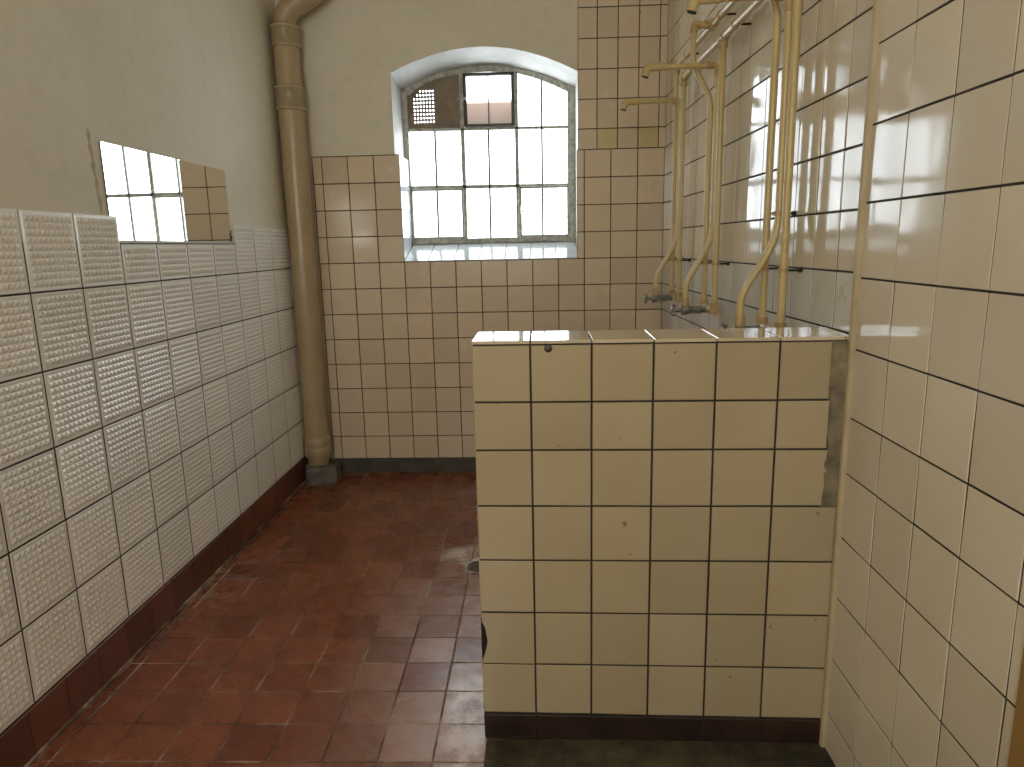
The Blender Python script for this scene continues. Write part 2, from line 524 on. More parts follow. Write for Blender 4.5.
# ------------------------------------------------------------------ back wall with arched opening
HX0, HX1, HZ0 = -.822, .207, 1.27
ARC = [(-.822, 2.300), (-.760, 2.328), (-.697, 2.352), (-.590, 2.385), (-.479, 2.409), (-.400, 2.417), (-.319, 2.420), (-.240, 2.416), (-.160, 2.406), (-.07, 2.386), (.018, 2.360), (.115, 2.322), (.207, 2.279)]
wb = bmesh.new()
YP = YB + .005
T = .42
xs = [-1.60, -1.2] + [a for a, _ in ARC] + [.5, .90]
def az(x):
    for (x0, z0), (x1, z1) in zip(ARC, ARC[1:]):
        if x0 - 1e-6 <= x <= x1 + 1e-6: return z0 + (z1 - z0) * (x - x0) / (x1 - x0)
for x0, x1 in zip(xs, xs[1:]):
    if x1 <= HX0 + 1e-6 or x0 >= HX1 - 1e-6:
        quad(wb, [(x0, YP, 0), (x1, YP, 0), (x1, YP, CEIL), (x0, YP, CEIL)])
    else:
        quad(wb, [(x0, YP, 0), (x1, YP, 0), (x1, YP, HZ0), (x0, YP, HZ0)])
        quad(wb, [(x0, YP, az(x0)), (x1, YP, az(x1)), (x1, YP, CEIL), (x0, YP, CEIL)])
        quad(wb, [(x0, YP, az(x0)), (x1, YP, az(x1)), (x1, YP + T, az(x1) - .035), (x0, YP + T, az(x0) - .035)], 1)
        quad(wb, [(x0, YP, HZ0 - .004), (x1, YP, HZ0 - .004), (x1, YP + T, HZ0 + .14), (x0, YP + T, HZ0 + .14)], 1)
quad(wb, [(HX0, YP, HZ0), (HX0, YP, 2.30), (HX0, YP + T, 2.30), (HX0, YP + T, HZ0)], 1)
quad(wb, [(HX1, YP, HZ0), (HX1, YP, 2.28), (HX1, YP + T, 2.28), (HX1, YP + T, HZ0)], 1)
for f in wb.faces: pass
me = bpy.data.meshes.new('wall_back')
bmesh.ops.remove_doubles(wb, verts=wb.verts[:], dist=1e-5)
wall_back = struct(link('wall_back', wb, None, mats=[M_PLASTER, M_REVEAL]))
g = bmesh.new()
YG = YB + .0016
for r in ((-1.297, .70, .08, 1.273), (-1.297, -.797, 1.273, 1.871), (.200, .70, 1.273, 1.868), (.207, .70, 1.868, CEIL - .005)):
    box(g, r[0], r[1], YG, YP + .001, r[2], r[3])
link('grout', g, M_GROUT_BACK, wall_back)
bx = [-1.295] + [-1.3897 + .14826 * i for i in range(1, 14)] + [.686]
bz = [1.8683 - .14879 * r for r in range(12)] + [.0905]
def bhole(a, b, c, d):
    m = (c + d) / 2
    if m > 1.273:
        if a > -.81 and b < .195: return None
        if a < .20 < b: a = .200
        if a < .195 and a > -.81: return None
    return (a, b, c, d)
def yfr(u, v, n): return (u, YB - n, v)
R1 = grid(bx, bz, bhole)
ux = [.207, .312, .424, .537, .649, .690]
uz = [1.8683, 1.977] + [1.977 + .1545 * i for i in range(1, 8)]
R2 = [(a, b, c, min(d, CEIL - .01)) for a, b, c, d in grid(ux, uz) if c < CEIL - .03]
def ymi(u, v): return 1 if (1.87 < v < 1.977 and (.32 < u < .42 or .54 < u < .64)) else 0
tb = tiles(R1, yfr, gap=GAPD)
tiles(R2, yfr, gap=GAPD, bm=tb, mi_of=ymi)
link('tiling', tb, None, wall_back, mats=[M_TILE_BACK, M_TILE_YELLOW])
# tiled lower reveals and sloped tiled sill
rv = bmesh.new()
rvz = [1.273, 1.4219, 1.5707, 1.7195, 1.872]
tiles(grid([YB + .001, YB + .15, YB + .30], rvz), lambda u, v, n: (-.797 + n - .0006, u, v), gap=.002, thick=.0242, bm=rv)
sx = [-.797, -.66, -.51, -.365, -.215, -.07, .08, .206]
tiles(grid(sx, [0, .16, .325]), lambda u, v, n: (u, YB + .001 + v * .952 - n * .307, 1.2785 + v * .307 + n * .952), gap=.0025, thick=.012, bm=rv)
link('reveal_tiles', rv, M_TILE_WHITE, wall_back)
sb = bmesh.new()
box(sb, -1.30, .70, YB - .001, YB + .05, 0, .0885)
baseback = struct(link('baseboard_back', sb, M_BASE_BACK))

# ------------------------------------------------------------------ window
YW = 4.25
wroot = bpy.data.objects.new('window_1', None); COL.objects.link(wroot); wroot['kind'] = 'structure'
wroot['label'] = 'arched steel window with obscured glass panes in the tiled back wall'; wroot['category'] = 'window'
IN = [(-.755, 2.222), (-.70, 2.262), (-.661, 2.282), (-.60, 2.303), (-.527, 2.318), (-.432, 2.329), (-.30, 2.334), (-.16, 2.326), (-.123, 2.318), (-.05, 2.298), (.008, 2.279), (.08, 2.249), (.150, 2.215)]
def inz(x):
    for (x0, z0), (x1, z1) in zip(IN, IN[1:]):
        if x0 <= x <= x1: return z0 + (z1 - z0) * (x - x0) / (x1 - x0)
    return IN[0][1] if x < IN[0][0] else IN[-1][1]
fb = bmesh.new()
# outer frame: arch head with depth
def band(bm, inner, outer, y0, y1):
    n = len(inner)
    L = [[bm.verts.new((x, y, z)) for x, z in pts] for pts, y in ((inner, y0), (outer, y0), (outer, y1), (inner, y1))]
    for i in range(n - 1):
        for q in range(4):
            A, B = L[q], L[(q + 1) % 4]
            bm.faces.new((A[i], A[i + 1], B[i + 1], B[i]))
    bm.faces.new([L[q][0] for q in range(4)]); bm.faces.new([L[q][-1] for q in range(4)][::-1])
OUT = [(-.845, 2.20), (-.79, 2.27), (-.69, 2.335), (-.62, 2.355), (-.54, 2.38), (-.44, 2.40), (-.30, 2.41), (-.16, 2.40), (-.1, 2.39), (-.03, 2.37), (.05, 2.345), (.13, 2.31), (.24, 2.24)]
band(fb, IN, OUT, YW - .012, YW + .05)
def bar(bm, x0, z0, x1, z1, w, y0=YW - .012, y1=YW + .02, w1=None):
    d = Vector((x1 - x0, 0, z1 - z0)).normalized(); s = Vector((-d.z, 0, d.x))
    w1 = w if w1 is None else w1
    pts = []
    for (x, z, ww) in ((x0, z0, w), (x1, z1, w1)):
        for k in (-.5, .5):
            pts.append(Vector((x, 0, z)) + s * ww * k)
    a, b_, c, d_ = pts
    lo = [bm.verts.new((p.x, y0, p.z)) for p in (a, b_, d_, c)]; hi = [bm.verts.new((p.x, y1, p.z)) for p in (a, b_, d_, c)]
    fs = [bm.faces.new(lo), bm.faces.new(hi[::-1])]
    for i in range(4): fs.append(bm.faces.new((lo[i], hi[i], hi[(i + 1) % 4], lo[(i + 1) % 4])))
    bmesh.ops.bevel(bm, geom=list({e for f in fs for e in f.edges}), offset=.0025, segments=1, affect='EDGES')
bar(fb, -.795, 1.37, -.795, 2.26, .05, YW - .02, YW + .05)            # jambs
bar(fb, .181, 1.37, .181, 2.25, .052, YW - .02, YW + .05)
bar(fb, -.83, 1.388, .215, 1.388, .03, YW - .022, YW + .048)            # sill rail
window_frame = link('window_frame', fb, M_FRAME, wroot)
mb = bmesh.new()
bar(mb, -.454, 2.335, -.455, 1.40, .024); bar(mb, -.139, 2.33, -.139, 1.40, .022)
bar(mb, -.78, 2.027, .16, 2.021, .017); bar(mb, -.78, 1.703, .16, 1.696, .022)
link('mullions', mb, M_FRAME, wroot)
gb = bmesh.new()
for x, zt in ((-.617, 2.02), (-.303, 2.02), (.0085, 2.29)):
    bar(gb, x, zt, x - .002, 1.40, .0125, YW - .012, YW + .014)
link('glazing_bars', gb, M_BARS, wroot)
# casements bottom left and bottom right
for (x0, x1) in ((-.772, -.466), (-.126, .157)):
    cb = bmesh.new()
    for q in ((x0, 1.405, x0, 1.692, .02), (x1, 1.405, x1, 1.692, .014), (x0, 1.408, x1, 1.408, .014), (x0, 1.687, x1, 1.687, .014)):
        bar(cb, *q, y0=YW - .026, y1=YW + .004)
    link('casement_frame', cb, M_FRAME, wroot)
# handles
hb = bmesh.new()
bar(hb, -.122, 1.535, -.122, 1.585, .012, YW - .042, YW - .024)
bar(hb, -.122, 1.552, -.096, 1.548, .01, YW - .05, YW - .038)
link('handle', hb, M_CHROME, wroot)
hb = bmesh.new()
bar(hb, -.475, 2.186, -.425, 2.186, .014, YW - .045, YW - .02); bar(hb, -.447, 2.165, -.447, 2.21, .012, YW - .05, YW - .03)
link('latch', hb, M_FRAME, wroot)
# panes
def pane(bm, x0, x1, z0, z1, arch=False):
    n = 10 if arch else 1
    for i in range(n):
        a = x0 + (x1 - x0) * i / n; c = x0 + (x1 - x0) * (i + 1) / n
        za = inz(a) + .01 if arch else z1; zc = inz(c) + .01 if arch else z1
        lo = [bm.verts.new(p) for p in ((a, YW + .004, z0), (c, YW + .004, z0), (c, YW + .004, zc), (a, YW + .004, za))]
        hi = [bm.verts.new(p) for p in ((a, YW + .008, z0), (c, YW + .008, z0), (c, YW + .008, zc), (a, YW + .008, za))]
        bm.faces.new(lo); bm.faces.new(hi[::-1])
        for q in range(4): bm.faces.new((lo[q], hi[q], hi[(q + 1) % 4], lo[(q + 1) % 4]))
pb = bmesh.new()
X3 = [-.775, -.455, -.139, .16]
for i in range(3):
    pane(pb, X3[i], X3[i + 1], 1.40, 1.70); pane(pb, X3[i], X3[i + 1], 1.70, 2.024)
pane(pb, -.139, .155, 2.024, 2.2, True)
link('panes', pb, M_PANE, wroot)
pb = bmesh.new(); pane(pb, -.44, -.152, 2.035, 2.322)
link('tinted_pane', pb, M_PANE_T, wroot)
# hopper frame, top centre
hf = bmesh.new()
for q in ((-.433, 2.036, -.433, 2.322, .018), (-.157, 2.036, -.157, 2.322, .018), (-.44, 2.318, -.15, 2.318, .016), (-.44, 2.042, -.15, 2.040, .014)):
    bar(hf, *q, y0=YW - .03, y1=YW + .003)
bar(hf, -.298, 2.045, -.298, 2.318, .006, YW - .014, YW + .003)
link('hopper_frame', hf, M_HOPPER, wroot)
# metal plate with punched vent holes, top left
vp = bmesh.new()
gx0, gx1, gz0, gz1 = -.740, -.612, 2.062, 2.252
def vplate(x0, x1, z0, z1f):
    n = max(1, int((x1 - x0) / .02))
    for i in range(n):
        a = x0 + (x1 - x0) * i / n; c = x0 + (x1 - x0) * (i + 1) / n
        lo = [vp.verts.new(p) for p in ((a, YW, z0), (c, YW, z0), (c, YW, z1f(c)), (a, YW, z1f(a)))]
        hi = [vp.verts.new((v.co.x, YW + .003, v.co.z)) for v in lo]
        vp.faces.new(lo); vp.faces.new(hi[::-1])
        for q in range(4): vp.faces.new((lo[q], hi[q], hi[(q + 1) % 4], lo[(q + 1) % 4]))
top = lambda x: inz(x) + .008
vplate(-.775, gx0, 2.03, top); vplate(gx1, -.45, 2.03, top)
nc, nr = 7, 9
cw, rh = (gx1 - gx0) / nc, (gz1 - gz0) / nr
vplate(gx0, gx1, 2.03, lambda x: gz0)
for c in range(nc):
    xa, xb = gx0 + c * cw, gx0 + (c + 1) * cw
    rows = nr
    while gz0 + rows * rh > min(inz(xa), inz(xb)) - .006: rows -= 1
    m = .26
    for r in range(rows):
        za, zb = gz0 + r * rh, gz0 + (r + 1) * rh
        box(vp, xa, xa + cw * m, YW, YW + .003, za, zb); box(vp, xb - cw * m, xb, YW, YW + .003, za, zb)
        box(vp, xa + cw * m, xb - cw * m, YW, YW + .003, za, za + rh * m); box(vp, xa + cw * m, xb - cw * m, YW, YW + .003, zb - rh * m, zb)
    zt = gz0 + rows * rh
    lo = [vp.verts.new(p) for p in ((xa, YW, zt), (xb, YW, zt), (xb, YW, top(xb)), (xa, YW, top(xa)))]
    vp.faces.new(lo)
link('vent_plate', vp, M_VENT, wroot)

# the whole window sits 0.11 m deeper in the reveal than its drawing plane and is drawn 2.6 % small
for o in wroot.children:
    for v in o.data.vertices:
        v.co = (-.308 + (v.co.x + .300) * 1.026, v.co.y + .11, 1.868 + (v.co.z - 1.855) * 1.026)

# ------------------------------------------------------------------ right wall: shower stretch and near stretch
wr = bmesh.new()
wall_slab(wr, Y_STRIP - .01, YB + .4, 0, CEIL, lambda y: XR(y) + .006, .16, -1)
wall_slab(wr, YF, Y_STRIP - .01, 0, CEIL, lambda y: XN + .006, .16, -1)
wall_right = struct(link('wall_right', wr, M_PLASTER))
g = bmesh.new()
wall_slab(g, Y_STRIP, YB, 0, CEIL - .005, lambda y: XR(y) + .0018, .004, -1)
wall_slab(g, 1.02, Y_STRIP, 0, CEIL - .005, lambda y: XN + .0018, .004, -1)
link('grout', g, M_GROUT, wall_right)
def rfr(u, v, n): return (XR(u) - n, u, v)
ry = [Y_STRIP + .005] + [1.835 + .1482 * k_ for k_ in range(0, 15)] + [YB - .003]
rz = [1.8683 - .14879 * r for r in range(12)] + [.0905, .004]
rect_lo = grid([y for y in ry if y <= YB], rz)
ryu = [Y_STRIP + .005] + [1.8265 + .1125 * k_ for k_ in range(0, 20) if 1.8265 + .1125 * k_ < YB - .02] + [YB - .003]
rect_up = [(a, b, c, min(d, CEIL - .01)) for a, b, c, d in grid(ryu, uz) if c < CEIL - .03]
def rmi(u, v): return 1 if v < 1.273 else 0
tr = tiles(rect_lo, rfr, gap=GAPD, tilt=.0007, mi_of=rmi)
tiles(rect_up, rfr, gap=GAPD, tilt=.0006, bm=tr)
link('shower_tiling', tr, None, wall_right, mats=[M_TILE_RIGHT, M_TILE_PALE])
# near stretch, taller rows (with one short row)
nz = [2.98, 2.8, 2.63, 2.457, 2.286, 2.115, 1.944, 1.7734, 1.6036, 1.4337, 1.2627, 1.0928, .9243, .7828, .6133, .448, .2724, .1119, .004]
ny_ = [1.679 - .15882 * i for i in range(0, 5)]
ny_ = [Y_STRIP - .002] + [1.6791 - .15882 * i for i in range(1, 5)] + [1.012]
ny2 = [.9 - .159 * i for i in range(0, 17)]
nrects = grid(ny_, nz)
link('near_tiling', tiles(nrects, lambda u, v, n: (XN - n, u, v), gap=.0045, tilt=.0008, bev=.0008), M_TILE_RIGHT, wall_right)
# faded flower transfers on two pale tiles
fl_ = bmesh.new()
def flower(cy, cz, s):
    x = XR(cy) - .0009
    for k_ in range(5):
        a = k_ * 2 * math.pi / 5 + cy * 9
        c = (cy + math.cos(a) * s * .55, cz + math.sin(a) * s * .55)
        ring = [fl_.verts.new((x, c[0] + math.cos(t * math.pi / 4) * s * .42, c[1] + math.sin(t * math.pi / 4) * s * .42)) for t in range(8)]
        ring2 = [fl_.verts.new((v.co.x - .0004, v.co.y, v.co.z)) for v in ring]
        fl_.faces.new(ring2)
        for t in range(8): fl_.faces.new((ring[t], ring[(t + 1) % 8], ring2[(t + 1) % 8], ring2[t]))
for cy, cz, s in ((1.945, 1.222, .012), (1.925, 1.208, .010), (1.95, 1.183, .006), (1.955, 1.155, .007), (1.795, 1.225, .013), (1.81, 1.203, .011), (1.775, 1.208, .009)):
    flower(cy, cz, s)
link('flower_transfers', fl_, M_FLOWER, wall_right)
# corner bead and door frame
cb = bmesh.new(); box(cb, .735, .764, Y_STRIP - .020, Y_STRIP - .002, 0, CEIL, bev=.004)
struct(link('trim_1', cb, M_TRIM))
db = bmesh.new()
box(db, .739, .754, .90, 1.010, 0, 2.12, bev=.002)
box(db, .728, .752, -.10, .0, 0, 2.12, bev=.004); box(db, .722, .752, -.10, 1.008, 2.12, 2.23, bev=.004)
door_trim = struct(link('trim_2', db, M_WOOD))
dd_ = bmesh.new(); box(dd_, .742, .751, -.01, .905, .005, 2.125, bev=.002)
struct(link('door_1', dd_, M_WOOD))

# ------------------------------------------------------------------ ceiling and the wall behind the camera
cb = bmesh.new(); box(cb, -1.62, .95, YF - .1, YB + .45, CEIL, CEIL + .1); struct(link('ceiling', cb, M_CEIL))
DOX0, DOX1, DOB, DOZ = -1.15, -.15, 1.40, 2.65
cb = bmesh.new()
box(cb, -1.62, DOX0, YF - .12, YF, 0, CEIL); box(cb, DOX1, .95, YF - .12, YF, 0, CEIL); box(cb, DOX0, DOX1, YF - .12, YF, DOZ, CEIL); box(cb, DOX0, DOX1, YF - .12, YF, 0, DOB)
struct(link('wall_front', cb, M_PLASTER))

# ------------------------------------------------------------------ shower partition
PX0, PY0, PYAW = -.1846, 1.707, -.01539
part = thing('shower_partition', 'waist-high shower partition clad in large cream tiles in front of the pipes', 'partition', (.28, 1.79, 0))
def pfr(u, v, n): return (u, PY0 + PYAW * (u - PX0) - n, v)
PZ = [1.1135, .967, .841, .690, .539, .388, .235, .084]
PXs = [-.1785, -.0326, .1194, .2714, .4234, .5754]
PD = .183
def add_part(o): M_local(o, part); return o
b = bmesh.new()
def prism(bm, x0, x1, n0, n1, z0, z1, mi=0):
    pts = [pfr(x0, z0, n0), pfr(x1, z0, n0), pfr(x1, z0, n1), pfr(x0, z0, n1)]
    lo = [bm.verts.new(q) for q in pts]; hi = [bm.verts.new((q[0], q[1], z1)) for q in pts]
    fs = [bm.faces.new(lo), bm.faces.new(hi)]
    for i in range(4): fs.append(bm.faces.new((lo[i], lo[(i + 1) % 4], hi[(i + 1) % 4], hi[i])))
    for f in fs: f.material_index = mi
prism(b, -.1755, .748, -.0032, -PD + .003, 0, 1.116)
add_part(link('core', b, M_GROUT, part))
pr = []
for r in range(7):
    xe = (.700, .703, .706, .737, .738, .738, .739)[r]
    for a, c in zip(PXs, PXs[1:] + [xe]):
        if r == 5 and a < -.1: continue
        pr.append((a, c, PZ[r + 1], PZ[r]))
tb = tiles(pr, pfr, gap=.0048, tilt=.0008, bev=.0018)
# back face and free end
tiles([(a, c, d, e) for a, c in zip(PXs, PXs[1:] + [.735]) for d, e in zip(PZ[1:], PZ)], lambda u, v, n: (pfr(u, v, 0)[0], pfr(u, v, 0)[1] + PD + n, v), gap=.0048, bm=tb)
tiles([(a, c, d, e) for a, c in ((.002, .092), (.092, PD - .002)) for d, e in zip(PZ[1:], PZ)], lambda u, v, n: (-.1785 - n, PY0 + u, v), gap=.0045, bm=tb)
# the chipped tile: its outer edge is broken away
lay = tb.faces.layers.float['tint']
zt, zb_ = .388 - .0024, .235 + .0024
poly = [(-.0350, zb_), (-.0350, zt), (-.1762, zt), (-.1758, .362), (-.1675, .345), (-.1610, .305), (-.1640, .285), (-.1715, .258), (-.1750, .250), (-.1762, zb_)]
lo = [tb.verts.new(pfr(x, z, -.009)) for x, z in poly]; hi = [tb.verts.new(pfr(x, z, 0)) for x, z in poly]
fs = [tb.faces.new(hi)]
for i in range(len(poly)): fs.append(tb.faces.new((lo[i], lo[(i + 1) % len(poly)], hi[(i + 1) % len(poly)], hi[i])))
for f in fs: f[lay] = .5
cb = bmesh.new()                                    # exposed mortar in the chip
poly = [(-.1780, .372), (-.165, .352), (-.158, .305), (-.161, .280), (-.170, .252), (-.1780, .244)]
lo = [cb.verts.new(pfr(x, z, -.006)) for x, z in poly]; hi = [cb.verts.new(pfr(x, z, -.0016)) for x, z in poly]
cb.faces.new(hi)
for i in range(len(poly)): cb.faces.new((lo[i], lo[(i + 1) % len(poly)], hi[(i + 1) % len(poly)], hi[i]))
add_part(link('chipped_edge', cb, M_DARK, part))
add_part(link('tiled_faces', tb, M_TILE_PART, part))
# coping tiles
cx_ = [-.1805, -.0326, .1194, .2714, .4234, .5754, .7274, .752]
cp = tiles([(a, c, 0, PD + .003) for a, c in zip(cx_, cx_[1:])], lambda u, v, n: (u, PY0 - .003 + PYAW * (u - PX0) + v, 1.1235 + .0085 * v + n), gap=.0035, thick=.008, bev=.0015, tilt=.0003)
add_part(link('coping', cp, M_COPING, part))
bt = tiles([(a, c, .006, .0805) for a, c in zip(PXs, PXs[1:] + [.742])], pfr, gap=.004, tilt=.001)
tiles([(.002, PD - .002, .006, .0805)], lambda u, v, n: (-.1785 - n, PY0 + u, v), bm=bt)
add_part(link('skirting', bt, M_BASE_DARK, part))
# crumbling render strip against the wall
gs = bmesh.new()
left = lambda z: .6985 + .004 * math.sin(z * 23) + .003 * math.sin(z * 61)
N_ = 46
cols = []
for i in range(N_ + 1):
    z = .69 + (1.1135 - .69) * i / N_
    x0 = left(z)
    cols.append([gs.verts.new(pfr(x, z, n + (random.uniform(-.0008, .0008) if 0 < q < 3 else 0))) for q, (x, n) in enumerate(((x0, -.003), (x0 + .004, .0005), (.73, .0015), (.748, .001)))])
for A, B in zip(cols, cols[1:]):
    for q in range(3): gs.faces.new((A[q], A[q + 1], B[q + 1], B[q]))
add_part(link('stained_render', gs, M_GRIME, part, smooth=True))
kb = bmesh.new()
c0 = pfr(.012, 1.1035, 0)
lathe(kb, [(.0001, .0065), (.006, .006), (.0092, .004), (.0102, .001), (.0102, -.004)], c0, (0, -1, 0), 16)
add_part(link('plug', kb, M_PLUG, part, smooth=True))

# ------------------------------------------------------------------ floor drain
dx, dy = (DX0 + DX1) / 2, (DY0 + DY1) / 2
drain = thing('floor_drain', 'round grated floor drain in the red tiles beside the partition', 'drain', (dx, dy, 0))
b = bmesh.new()
hw, hd = (DX1 - DX0) / 2 - .003, (DY1 - DY0) / 2 - .003
n = 32
ro = []; ri = []; rb = []
for k_ in range(n):
    t = 2 * math.pi * (k_ + .5) / n; c, s = math.cos(t), math.sin(t); m = max(abs(c), abs(s))
    ro.append(b.verts.new((c / m * hw, s / m * hd, .0005))); ri.append(b.verts.new((c * .052, s * .052, -.0005))); rb.append(b.verts.new((c * .052, s * .052, -.03)))
for k_ in range(n):
    j = (k_ + 1) % n
    b.faces.new((ro[k_], ro[j], ri[j], ri[k_])); b.faces.new((ri[k_], ri[j], rb[j], rb[k_]))
link('drain_frame', b, simple('worn grey drain frame', (.34, .31, .27, 1), .5, .3, nscale=20, var=.5), drain)
b = bmesh.new()
tube(b, [(.049 * math.cos(t * math.pi / 16), .049 * math.sin(t * math.pi / 16), -.002) for t in range(33)], .003, 8, cap=False)
for k_ in range(-4, 5):
    w = math.sqrt(max(0, .049 ** 2 - (k_ * .0105) ** 2))
    box(b, k_ * .0105 - .0022, k_ * .0105 + .0022, -w, w, -.006, -.001)
link('grate', b, M_DARKMETAL, drain)
b = bmesh.new(); lathe(b, [(.05, -.03), (.05, -.028)], (0, 0, 0), seg=24)
link('sump', b, M_DARK, drain)

# ------------------------------------------------------------------ cast waste pipe in the corner
WX, WY, WR_ = -1.350, 3.930, .0695
waste = thing('waste_pipe', 'thick tan painted waste pipe standing in the left back corner', 'pipe', (WX, WY, 0))
b = bmesh.new(); tube(b, [(0, 0, .155), (0, 0, .8), (0, 0, 1.6), (0, 0, 2.13)], WR_, 28); link('pipe', b, M_WASTE, waste, smooth=True)
b = bmesh.new(); tube(b, [(0, 0, 2.12), (0, 0, 2.45)], WR_ - .003, 28); link('pipe', b, M_WASTE, waste, smooth=True)
for z0, z1, r in ((2.095, 2.222, .0775), (2.412, 2.524, .0755)):
    b = bmesh.new()
    lathe(b, [(WR_ - .002, z0), (r + .001, z0 + .002), (r + .002, z0 + .012), (r - .002, z0 + .018), (r - .002, z1 - .026), (r + .002, z1 - .02), (r + .003, z1 - .004), (r - .002, z1), (WR_ - .006, z1)], (0, 0, 0), seg=28)
    cl = link('collar', b, M_WASTE_COLLAR, waste, smooth=True)
    for zz, rr in ((z0 + .006, r + .002), (z1 - .012, r + .0025)):
        b = bmesh.new()
        lathe(b, [(rr - .003, zz - .006), (rr + .0015, zz - .003), (rr + .0015, zz + .003), (rr - .003, zz + .006)], (0, 0, 0), seg=28)
        link('rim', b, M_TRIM, cl, smooth=True)
b = bmesh.new()
lathe(b, [(.060, .100), (.064, .135), (.076, .158), (.077, .205), (.073, .212), (.0765, .222), (.0765, .262), (.0705, .27)], (0, 0, 0), seg=28)
link('foot_collar', b, M_WASTE, waste, smooth=True)
b = bmesh.new()
ang = math.radians(62); R_ = .10
path = [(0, 0, 2.50)]
for i in range(13):
    t = ang * i / 12; path.append((R_ * (1 - math.cos(t)), 0, 2.53 + R_ * math.sin(t)))
e = Vector(path[-1]); d = Vector((math.sin(ang), 0, math.cos(ang)))
path.append(e + d * .12)
p2 = e + d * .12
for i in range(1, 9):
    t = ang * (1 - i / 8); path.append((p2.x + R_ * (math.cos(t) - math.cos(ang)), 0, p2.z + R_ * (math.sin(ang) - math.sin(t))))
path.append((path[-1][0], 0, CEIL + .01))
tube(b, path, .059, 28)
link('elbow', b, M_WASTE, waste, smooth=True)
b = bmesh.new()
prof = []
for z, r in ((0, .121), (.085, .119), (.102, .098)):
    prof.append((r, z))
lathe(b, prof, (.004, .0, 0), seg=8)
bmesh.ops.rotate(b, verts=b.verts[:], cent=(0.004, 0, 0), matrix=Matrix.Rotation(math.radians(22.5), 3, 'Z'))
for v in b.verts:                                   # cast against the two walls
    v.co.x = max(v.co.x, XL(WY) - WX + .006); v.co.y = min(v.co.y, YB - WY - .004)
link('plinth', b, M_PLINTH, waste)

# ------------------------------------------------------------------ supply pipes along the shower wall
OFF = .052
def run(name, label, z, y0, y1, clips):
    root = thing(name, label, 'pipe', (XR(y1) - OFF, y1, z))
    b = bmesh.new()
    path = round_path([(XR(y0) - OFF, y0, z), (XR(y1) - OFF, y1, z), (XR(y1) - OFF, y1, CEIL)], .05)
    tube(b, path, .0135, 14); M_local(link('pipe', b, M_PIPE, root, smooth=True), root)
    for yy in clips:
        b = bmesh.new()
        tube(b, [(XR(yy) - OFF, yy - .007, z), (XR(yy) - OFF, yy + .007, z)], .0160, 14)
        cl = link('clip', b, M_FITTING, root, smooth=True); M_local(cl, root)
        b = bmesh.new()
        tube(b, [(XR(yy) - OFF + .012, yy, z), (XR(yy) + .001, yy, z)], .004, 8)
        link('clip_stem', b, M_DARKMETAL, cl, smooth=True)
    return root
Z1, Z2 = 2.172, 2.086
run('supply_pipe', 'upper of the two long cream pipes along the tiled shower wall', Z1, 3.54, 1.80, (2.80, 3.34))
run('supply_pipe', 'lower of the two long cream pipes along the tiled shower wall', Z2, 3.40, 1.76, (2.62, 3.22))

